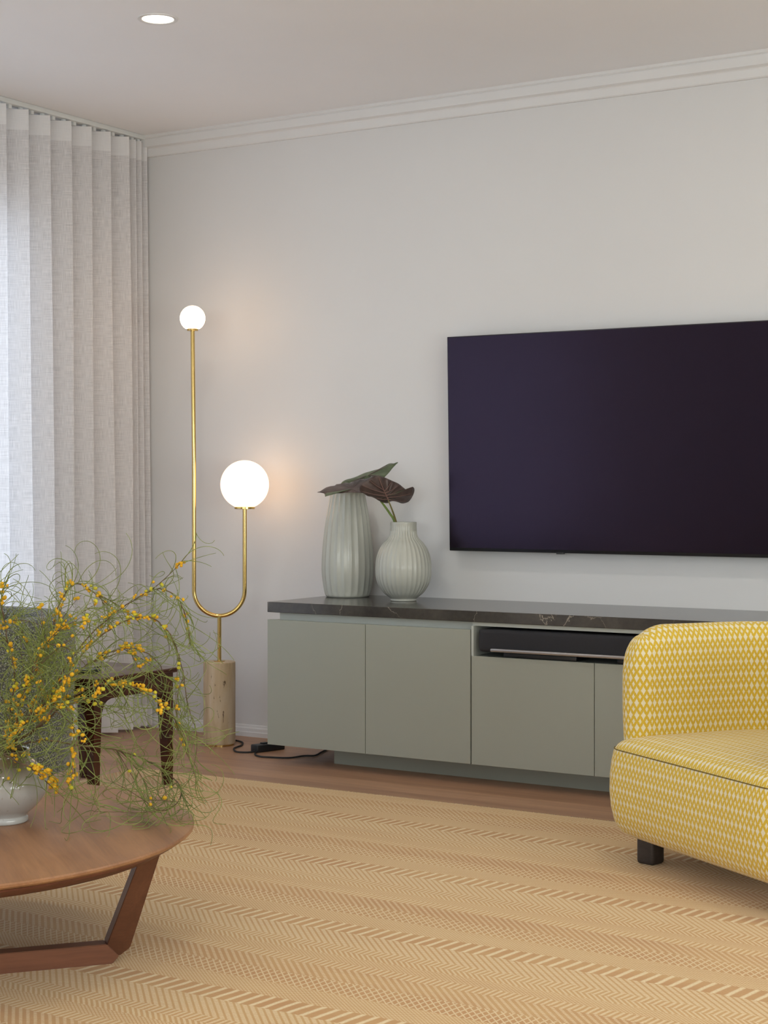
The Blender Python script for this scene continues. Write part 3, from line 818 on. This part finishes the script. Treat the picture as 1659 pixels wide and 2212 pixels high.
# yellow chair
ych = thing('armchair', 'low armchair in yellow and cream diamond fabric beside the cabinet', 'armchair', (3.35, -1.35, 0))
YC = Chair(ych, (2.841, -1.438), (-0.553, -0.833), M['lozenge'])
W = 0.80
plan = plan_curve(W, 0.36, W / 2, 0.33, 0.085)
plan = [(u - 0.03, v) for u, v in plan]
sp_ = [(-0.075, 0.082), (-0.040, 0.086), (-0.018, 0.100), (-0.002, 0.125), (0.008, 0.165), (0.012, 0.21), (0.011, 0.255), (0.006, 0.295), (0.0, 0.322), (-0.004, 0.329)]
tp_ = [(0.985, 0.337), (0.955, 0.346), (0.90, 0.355), (0.80, 0.363), (0.6, 0.369), (0.35, 0.371), (0.15, 0.372), (0.0, 0.372)]
so, P_, N_ = YC.seat(plan, sp_, tp_)
b = new(); n = len(P_)
loop = [YC.p(*(P_[i] + N_[i] * -0.0015).xy, 0.3275) for i in range(n)]; loop.append(loop[0].copy())
tube(b, loop, 0.0016, 6); obj('seam_stitching', b, M['seam'], so)
cu, cv = W / 2 - 0.03, 0.36
ir, jr = 0.345, 0.275
path = [(0.018, 0.100), (0.020, 0.17), (0.025, 0.25), (0.026, 0.34)] + [(cu - ir * math.cos(PI * k / 12), cv + jr * math.sin(PI * k / 12)) for k in range(1, 12)] + [(2 * cu - 0.026, 0.34), (2 * cu - 0.025, 0.25), (2 * cu - 0.020, 0.17), (2 * cu - 0.018, 0.100)]
YC.back(path, 0.095, 0.30, 0.668, 0.125, rt=0.05)
for (u, v) in ((0.062, 0.10), (W - 0.12, 0.10), (0.15, 0.56), (W - 0.21, 0.56)):
    b = new()
    box(b, (-0.029, -0.029, RZ), (0.029, 0.029, 0.10), 0.010, 3)
    a = math.atan2(YC.e.y, YC.e.x) + 0.35
    bmesh.ops.rotate(b, verts=b.verts, cent=(0, 0, 0), matrix=__import__('mathutils').Matrix.Rotation(a, 3, 'Z'))
    bmesh.ops.translate(b, verts=b.verts, vec=YC.p(u, v, 0)); obj('leg', b, M['black_oak'], ych)

# grey boucle chair at the left
gch = thing('armchair', 'rounded grey boucle armchair beside the small dark side table', 'armchair', (0.806, -1.936, 0))
GC = Chair(gch, (0.55 - 0.33, -1.72 - 0.36), (0.0, -1.0), M['boucle'])
GC.O = Vector((0.822 - 0.33, -1.926 - 0.34, 0))
plan = plan_curve(0.66, 0.34, 0.33, 0.30, 0.10)
GC.seat(plan, [(-0.09, 0.172), (-0.03, 0.18), (0.0, 0.21), (0.004, 0.28), (0.0, 0.34), (-0.012, 0.365)], [(0.95, 0.385), (0.8, 0.40), (0.4, 0.405), (0.0, 0.405)])
path = [(0.0, 0.06), (0.0, 0.2), (0.0, 0.33)] + [(0.33 - 0.33 * math.cos(PI * k / 12), 0.34 + 0.30 * math.sin(PI * k / 12)) for k in range(1, 12)] + [(0.66, 0.33), (0.66, 0.2), (0.66, 0.06)]
GC.back(path, 0.10, 0.168, 0.656, 0.10, rt=0.06, taper=0.018)
b = new(); c_ = GC.p(0.33, 0.33, 0); lathe(b, c_, [(0.0, 0.0), (0.17, 0.0), (0.17, 0.012), (0.03, 0.018), (0.03, 0.175), (0.0, 0.175)], 40); obj('swivel_base', b, M['tv_back'], gch)

# ------------------------------------------------------------------ dark side table
STX0, STX1, STY0, STY1, STZ = 0.630, 1.040, -1.530, -1.115, 0.421
stb = thing('side_table', 'small dark polished mahogany side table with arched rails behind the flowers', 'side table', ((STX0 + STX1) / 2, (STY0 + STY1) / 2, 0))
b = new(); box(b, (STX0 - 0.018, STY0 - 0.018, STZ - 0.008), (STX1 + 0.018, STY1 + 0.018, STZ), 0.003, 3)
box(b, (STX0 - 0.012, STY0 - 0.012, STZ - 0.018), (STX1 + 0.012, STY1 + 0.012, STZ - 0.008), 0.004, 3)
obj('tabletop', b, M['mahogany_top'], stb)
def leg_taper(x, y, sx, sy):
    b = new(); z = [STZ - 0.018, 0.30, 0.0]; w0, w1 = 0.040, 0.026
    rings = []
    for zz, wd in ((STZ - 0.018, w0), (0.33, w0), (RZ if (x > RX0 and y < RY0) else 0.0, w1)):
        rings.append([b.verts.new((x + sx * a * wd, y + sy * c_ * wd, zz)) for a, c_ in ((0, 0), (1, 0), (1, 1), (0, 1))])
    for A, B in zip(rings[:-1], rings[1:]):
        for i in range(4): b.faces.new((A[i], A[(i + 1) % 4], B[(i + 1) % 4], B[i]))
    b.faces.new(rings[0]); b.faces.new(rings[-1][::-1]); bmesh.ops.recalc_face_normals(b, faces=b.faces)
    obj('leg', b, M['mahogany'], stb, False)
leg_taper(STX1, STY1, -1, -1); leg_taper(STX1, STY0, -1, 1); leg_taper(STX0, STY1, 1, -1); leg_taper(STX0, STY0, 1, 1)
def arch(p0, p1, nrm):
    """rail between two legs whose lower edge is cut into an arch"""
    b = new(); p0, p1, nrm = Vector(p0), Vector(p1), Vector(nrm); n = 20; F, B = [], []
    for k_ in range(n + 1):
        f = k_ / n; q = p0 + (p1 - p0) * f
        e_ = min(f, 1 - f) * (p1 - p0).length
        zlow = STZ - 0.075 - (0.055 * (1 - math.sqrt(max(0, 1 - (1 - min(1, e_ / 0.06)) ** 2))))
        F.append((b.verts.new(q + Vector((0, 0, STZ - 0.018))), b.verts.new(q + Vector((0, 0, zlow)))))
        B.append((b.verts.new(q + nrm * 0.016 + Vector((0, 0, STZ - 0.018))), b.verts.new(q + nrm * 0.016 + Vector((0, 0, zlow)))))
    for k_ in range(n):
        b.faces.new((F[k_][0], F[k_ + 1][0], F[k_ + 1][1], F[k_][1])); b.faces.new((B[k_][1], B[k_ + 1][1], B[k_ + 1][0], B[k_][0]))
        b.faces.new((F[k_][1], F[k_ + 1][1], B[k_ + 1][1], B[k_][1])); b.faces.new((F[k_][0], B[k_][0], B[k_ + 1][0], F[k_ + 1][0]))
    b.faces.new((F[0][0], F[0][1], B[0][1], B[0][0])); b.faces.new((F[-1][1], F[-1][0], B[-1][0], B[-1][1]))
    bmesh.ops.recalc_face_normals(b, faces=b.faces); obj('arched_rail', b, M['mahogany'], stb, False)
w0 = 0.040; ins = 0.004
arch((STX1 - ins, STY0 + w0, 0), (STX1 - ins, STY1 - w0, 0), (-1, 0, 0)); arch((STX0 + ins, STY0 + w0, 0), (STX0 + ins, STY1 - w0, 0), (1, 0, 0))
arch((STX0 + w0, STY0 + ins, 0), (STX1 - w0, STY0 + ins, 0), (0, 1, 0)); arch((STX0 + w0, STY1 - ins, 0), (STX1 - w0, STY1 - ins, 0), (0, -1, 0))
# black-based glass dish on it
dc = Vector((0.885, -1.395, STZ))
dish = thing('glass_dish', 'small round glass dish with black base on the side table', 'dish', dc)
b = new(); lathe(b, dc, [(0, 0.0), (0.050, 0.0), (0.052, 0.004), (0.050, 0.008), (0, 0.008)], 40); obj('dish_base', b, M['black_plastic'], dish)
b = new(); lathe(b, dc, [(0, 0.008), (0.045, 0.008), (0.052, 0.016), (0.053, 0.022), (0.050, 0.022), (0.044, 0.012), (0, 0.011)], 40); obj('glass_bowl', b, M['glass'], dish)

# ------------------------------------------------------------------ round coffee table
CT = Vector((1.882, -3.095, 0)); CR = 0.628; CZ = 0.29
ct = thing('coffee_table', 'round walnut coffee table with angled legs standing on the rug', 'coffee table', CT)
b = new(); lathe(b, CT, [(0, CZ), (CR - 0.008, CZ), (CR - 0.003, CZ - 0.0012), (CR, CZ - 0.004), (CR - 0.001, CZ - 0.009), (CR - 0.008, CZ - 0.014), (CR - 0.030, CZ - 0.017), (0, CZ - 0.017)][::-1], 160)
obj('tabletop', b, M['walnut_top'], ct, True, 0.5)
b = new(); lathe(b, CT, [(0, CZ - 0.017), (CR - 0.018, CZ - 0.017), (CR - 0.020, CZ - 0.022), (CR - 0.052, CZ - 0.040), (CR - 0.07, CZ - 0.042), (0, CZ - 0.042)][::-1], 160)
obj('bevelled_underside', b, M['walnut_under_shaded'], ct, True, 0.5)
def R2(a): a = math.radians(a); return Vector((math.cos(a), math.sin(a), 0))
nb = Vector((0.773, -0.635, 0)); bd = Vector((0.635, 0.773, 0)); G = Vector((2.325, -2.929, 0)); TH = 0.040
zr = RZ
def prism(front, back_vec, mat, name, parent):
    b = new(); F = [b.verts.new(p) for p in front]; B = [b.verts.new(p + back_vec) for p in front]; n = len(F)
    b.faces.new(F); b.faces.new(B[::-1])
    for i in range(n): b.faces.new((F[i], B[i], B[(i + 1) % n], F[(i + 1) % n]))
    bmesh.ops.recalc_face_normals(b, faces=b.faces)
    bmesh.ops.bevel(b, geom=list(b.edges), offset=0.0015, segments=2, affect='EDGES')
    return obj(name, b, mat, parent, True, 0.5)
def pg(s, z): return G + bd * s + Vector((0, 0, z))
LB = 2 * 0.472 * math.sin(math.radians(60))          # bar length between the two feet
tA = CT + Vector((0.545, 0.133, 0.256)); tB = CT + Vector((0.549, 0.198, 0.256))
prism([pg(-0.014, 0.052), pg(0.013, 0.024), pg(0.037, 0.040), tB, tA], -nb * TH, M['walnut_post_shaded'], 'leg', ct)
mid = G - bd * LB / 2
def mir(p):                                            # the same leg at the far end of the bar
    r = p - mid; return p - bd * 2 * r.dot(bd)
prism([mir(pg(-0.014, 0.052)), mir(pg(0.013, 0.024)), mir(pg(0.037, 0.040)), mir(tB), mir(tA)], -nb * TH, M['walnut_post_shaded'], 'leg', ct)
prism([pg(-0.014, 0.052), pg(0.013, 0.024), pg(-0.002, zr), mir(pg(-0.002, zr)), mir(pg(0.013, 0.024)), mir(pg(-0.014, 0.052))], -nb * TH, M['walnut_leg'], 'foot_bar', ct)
f3 = CT + R2(140.6) * 0.472; dr = (f3 - mid).normalized(); pr3 = Vector((-dr.y, dr.x, 0))
q0 = mid - nb * TH
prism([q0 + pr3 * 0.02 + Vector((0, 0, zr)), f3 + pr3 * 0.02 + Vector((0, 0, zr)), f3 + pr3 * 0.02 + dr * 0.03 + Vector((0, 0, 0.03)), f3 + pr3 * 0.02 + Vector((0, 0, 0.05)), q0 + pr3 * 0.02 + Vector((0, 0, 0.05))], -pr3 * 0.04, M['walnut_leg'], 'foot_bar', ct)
prism([f3 + pr3 * 0.02 + Vector((0, 0, 0.05)), f3 + pr3 * 0.02 + dr * 0.05 + Vector((0, 0, 0.04)), CT + R2(140.6) * 0.575 + pr3 * 0.02 + Vector((0, 0, 0.255)), CT + R2(140.6) * 0.52 + pr3 * 0.02 + Vector((0, 0, 0.255))], -pr3 * 0.04, M['walnut_post_shaded'], 'leg', ct)

# stoneware vase on it
VD = 3.85; VB = pz(5, 1774, CZ); kk = VD / FPX
pv = [(0, 0), (53, 0), (55.5, 3), (55, 10), (53, 14), (57, 20), (70, 31), (84, 46), (95, 63), (98.5, 78), (96, 96), (87, 113), (73, 127), (61, 137), (56.5, 143), (56.5, 151), (58.5, 155), (57, 157)]
pc = catmull([Vector((r * kk, z * kk, 0)) for r, z in pv[1:]], 5)
prof = [(0, 0)] + [(p.x, p.y) for p in pc] + [(53 * kk, 155 * kk), (52 * kk, 143 * kk), (68 * kk, 124 * kk), (92 * kk, 80 * kk), (50 * kk, 14 * kk), (0, 12 * kk)]
vz = thing('stoneware_vase', 'round glazed white stoneware vase with brownish rim on the coffee table', 'vase', VB)
b = new(); lathe(b, VB, prof, 96); obj('vase_body', b, M['stoneware'], vz, True, 0.9)

# ------------------------------------------------------------------ flowering branches
random.seed(11)
def up_clear(p):
    """keep growth off the table top, the vase, the floor"""
    r = (Vector((p.x, p.y, 0)) - CT).length
    lo = CZ + 0.003 if r < CR + 0.006 else RZ + 0.004
    if p.z < lo: p.z = lo + random.random() * 0.001
    q = Vector((p.x - VB.x, p.y - VB.y, 0)); hz = p.z - VB.z
    if hz < 152 * kk and q.length < 0.108:
        rv = 0.108 if 0.03 < hz < 0.13 else 0.085
        if q.length < rv: q = (q.normalized() if q.length > 1e-4 else Vector((1, 0, 0))) * rv; p.x = VB.x + q.x; p.y = VB.y + q.y
    return p
ball_me = None
def ball_mesh():
    m = bmesh.new()
    for (ox, oy, oz, r) in ((0, 0, 0, 0.0036), (0.005, 0.002, 0.002, 0.0031), (-0.003, 0.004, -0.003, 0.0029)):
        q = bmesh.new(); bmesh.ops.create_icosphere(q, subdivisions=2, radius=r)
        for v in q.verts: v.co = v.co * (1 + 0.16 * noise.noise(v.co * 900)) + Vector((ox, oy, oz))
        merge(m, q)
    for f in m.faces: f.smooth = True
    me = bpy.data.meshes.new('blossom'); m.to_mesh(me); m.free(); me.materials.append(M['blossom']); return me
def ball_mesh1():
    m = bmesh.new(); bmesh.ops.create_icosphere(m, subdivisions=2, radius=0.0036)
    for v in m.verts: v.co = Vector((v.co.x, v.co.y, v.co.z * 1.25)) * (1 + 0.16 * noise.noise(v.co * 900))
    for f in m.faces: f.smooth = True
    me = bpy.data.meshes.new('blossom'); m.to_mesh(me); m.free(); me.materials.append(M['blossom']); return me
BALLS = [ball_mesh(), ball_mesh1(), ball_mesh1(), ball_mesh1()]
M['bud'] = leafmat('blossom_lemon', srgb(178, 168, 34), srgb(214, 202, 60), 0.8); BALLS[3].materials[0] = M['bud']
mouth = Vector((VB.x, VB.y, VB.z + 0.155))
def branch(label, pts, nt, nb_, t0=0.1, curl=1.0, bstart=0.2, bend=1.0, droop=0.3, tl=(0.06, 0.17), bs=1.0, fork=3):
    """pts: photo pixel x, y and depth of the stem; nt wiry leaves, nb_ blossom clusters"""
    root = thing('flowering_branch', label, 'branch', mouth, 'flowering branches in the stoneware vase')
    base = [VB + Vector((random.uniform(-.02, .02), random.uniform(-.02, .02), 0.03)), mouth + Vector((random.uniform(-.03, .03), random.uniform(-.03, .03), 0.0))]
    P = catmull(base + [px(x, y, VD + d) for x, y, d in pts], 9)
    for p in P[12:]: up_clear(p)
    P = [p + Vector([random.uniform(-.0012, .0012) for _ in range(3)]) for p in P]
    n = len(P); b = new()
    tube(b, P, [0.0026 * (1 - 0.72 * i / n) for i in range(n)], 6)
    stems = [P]
    for _ in range(fork):
        i = random.randint(int(n * 0.3), int(n * 0.85)); d = (P[min(i + 3, n - 1)] - P[i]).normalized()
        d = (d + Vector([random.uniform(-.8, .8) for _ in range(3)])).normalized(); q = P[i].copy(); S = [q.copy()]
        bend_ = Vector([random.uniform(-1, 1) for _ in range(3)]) * 4
        for k_ in range(12):
            d = (d + bend_.cross(d) * 0.012 + Vector((0, 0, -0.03))).normalized(); q = q + d * random.uniform(0.009, 0.014); S.append(up_clear(q.copy()))
        tube(b, S, [0.0012 * (1 - 0.6 * k_ / 12) for k_ in range(13)], 5); stems.append(S)
    obj('stem', b, M['twig'], root)
    b = new()
    for _ in range(int(nt * 0.8)):
        S = stems[0] if random.random() < 0.62 else random.choice(stems)
        lo = int(len(S) * (t0 if S is P else 0)); i = random.randint(lo, len(S) - 1)
        q = S[i].copy(); d = (S[min(i + 1, len(S) - 1)] - S[max(i - 1, 0)])
        d = d.normalized() if d.length > 1e-6 else Vector((0, 0, 1))
        d = (d + Vector([random.gauss(0, .75) for _ in range(3)])).normalized()
        om = Vector([random.gauss(0, 1) for _ in range(3)]).normalized() * random.uniform(6, 34) * curl
        L = random.uniform(*tl) * 1.25; ns = 18; st_ = L / ns; C_ = [q.copy()]
        tw = random.uniform(0.6, 1.9)
        for k_ in range(ns):
            d = (d + om.cross(d) * st_ * (0.5 + tw * k_ / ns) + Vector((0, 0, -1)) * droop * st_ * 6).normalized()
            q = q + d * st_; q = up_clear(q); C_.append(q.copy())
        tube(b, C_, [0.00112 * (1 - 0.45 * k_ / ns) for k_ in range(ns + 1)], 3, False)
    o = obj('wiry_leaves', b, M['tendril'], root, True, 3.0); o['kind'] = 'stuff'
    for _ in range(nb_):
        S = stems[0] if random.random() < 0.6 else random.choice(stems)
        i = random.randint(int(len(S) * (bstart if S is P else 0)), int((len(S) - 1) * bend)) if int((len(S) - 1) * bend) > int(len(S) * bstart) else len(S) - 1
        q = S[i] + Vector([random.gauss(0, .0042) for _ in range(3)])
        up_clear(q)
        me = random.choice(BALLS)
        o = bpy.data.objects.new('blossom', me); COL.objects.link(o); o.parent = root
        o.location = q + Vector((0, 0, 0.004)) - root.location
        o.rotation_euler = [random.uniform(0, 6) for _ in range(3)]; o.scale = [random.uniform(0.85, 1.35) * bs] * 3
    return root

branch('tallest arching branch whose thin tip curls down beside the brass lamp', [(70, 1545, .0), (120, 1475, .02), (170, 1400, .04), (235, 1335, .05), (300, 1290, .06), (345, 1272, .05), (382, 1292, .04), (402, 1335, .03), (412, 1385, .02)], 80, 30, 0.25, tl=(0.05, 0.12), bstart=0.3, bend=0.8)
branch('long branch arching over the side table and trailing down its right leg', [(80, 1540, -.05), (145, 1452, -.05), (205, 1385, -.04), (262, 1345, -.03), (315, 1332, 0), (352, 1352, .02), (378, 1392, .04), (395, 1450, .05), (405, 1520, .06), (425, 1590, .06), (418, 1660, .05)], 90, 44, 0.2, tl=(0.05, 0.14), bstart=0.2, bend=0.6)
branch('upright branch with its tip bent over against the curtain', [(60, 1560, .1), (92, 1470, .12), (112, 1370, .13), (130, 1300, .13), (163, 1262, .12), (200, 1278, .12), (226, 1305, .12), (236, 1345, .12)], 60, 34, 0.3, bstart=0.3)
branch('low spreading branch hanging across the side table rail', [(80, 1575, -.08), (150, 1510, -.1), (215, 1478, -.1), (275, 1480, -.08), (330, 1505, -.06), (375, 1550, -.05), (402, 1610, -.02), (425, 1690, .0)], 100, 64, 0.2, bstart=0.25, bend=0.75)
branch('branch at the left edge rising in front of the grey armchair', [(22, 1545, -.04), (32, 1460, -.06), (14, 1370, -.08), (4, 1300, -.08), (8, 1262, -.08)], 80, 50, 0.15, tl=(0.05, 0.11), bstart=0.2)
branch('thick forked branch leaning over the grey armchair', [(45, 1520, -.1), (72, 1440, -.12), (104, 1385, -.12), (140, 1352, -.12), (190, 1340, -.1)], 120, 70, 0.12, bstart=0.2, fork=7)
branch('branch drooping at the left of the side table legs', [(70, 1580, -.12), (120, 1530, -.14), (152, 1540, -.14), (160, 1600, -.14), (156, 1660, -.14), (158, 1705, -.14)], 80, 48, 0.2, bstart=0.3)
b8 = branch('short low branch lying over the white vase shoulder', [(48, 1650, -.13), (76, 1664, -.13), (98, 1668, -.12), (116, 1690, -.12), (120, 1702, -.12)], 22, 34, 0.2, bstart=0.5, fork=1, bs=1.15)
branch('branch fanning out between the armchair and the side table top', [(90, 1540, .02), (160, 1460, .04), (225, 1415, .05), (285, 1400, .05), (335, 1425, .05), (365, 1480, .06), (385, 1560, .06)], 85, 52, 0.2, bstart=0.3, bend=0.7)
branch('dense bushy branch rising straight from the vase mouth', [(20, 1560, .04), (50, 1500, .05), (80, 1455, .05), (90, 1410, .05)], 150, 70, 0.1, bstart=0.2, fork=8)
branch('leafy branch with orange-yellow clusters just above the vase rim', [(40, 1585, -.1), (85, 1545, -.12), (120, 1500, -.12), (150, 1470, -.12)], 140, 66, 0.1, bstart=0.15, fork=7)
branch('wiry tangle of green shoots resting on the coffee table', [(90, 1600, .05), (170, 1610, .08), (250, 1620, .10), (330, 1650, .10), (390, 1700, .08), (370, 1745, .0), (290, 1755, -.08), (200, 1752, -.1)], 120, 8, 0.35, bstart=0.2, bend=0.5, droop=0.45, fork=6, tl=(0.08, 0.2))
branch('branch curving left behind the vase', [(-10, 1540, .1), (-25, 1440, .1), (-10, 1370, .1), (30, 1340, .1), (60, 1390, .1)], 60, 44, 0.2, tl=(0.05, 0.12), bstart=0.2)
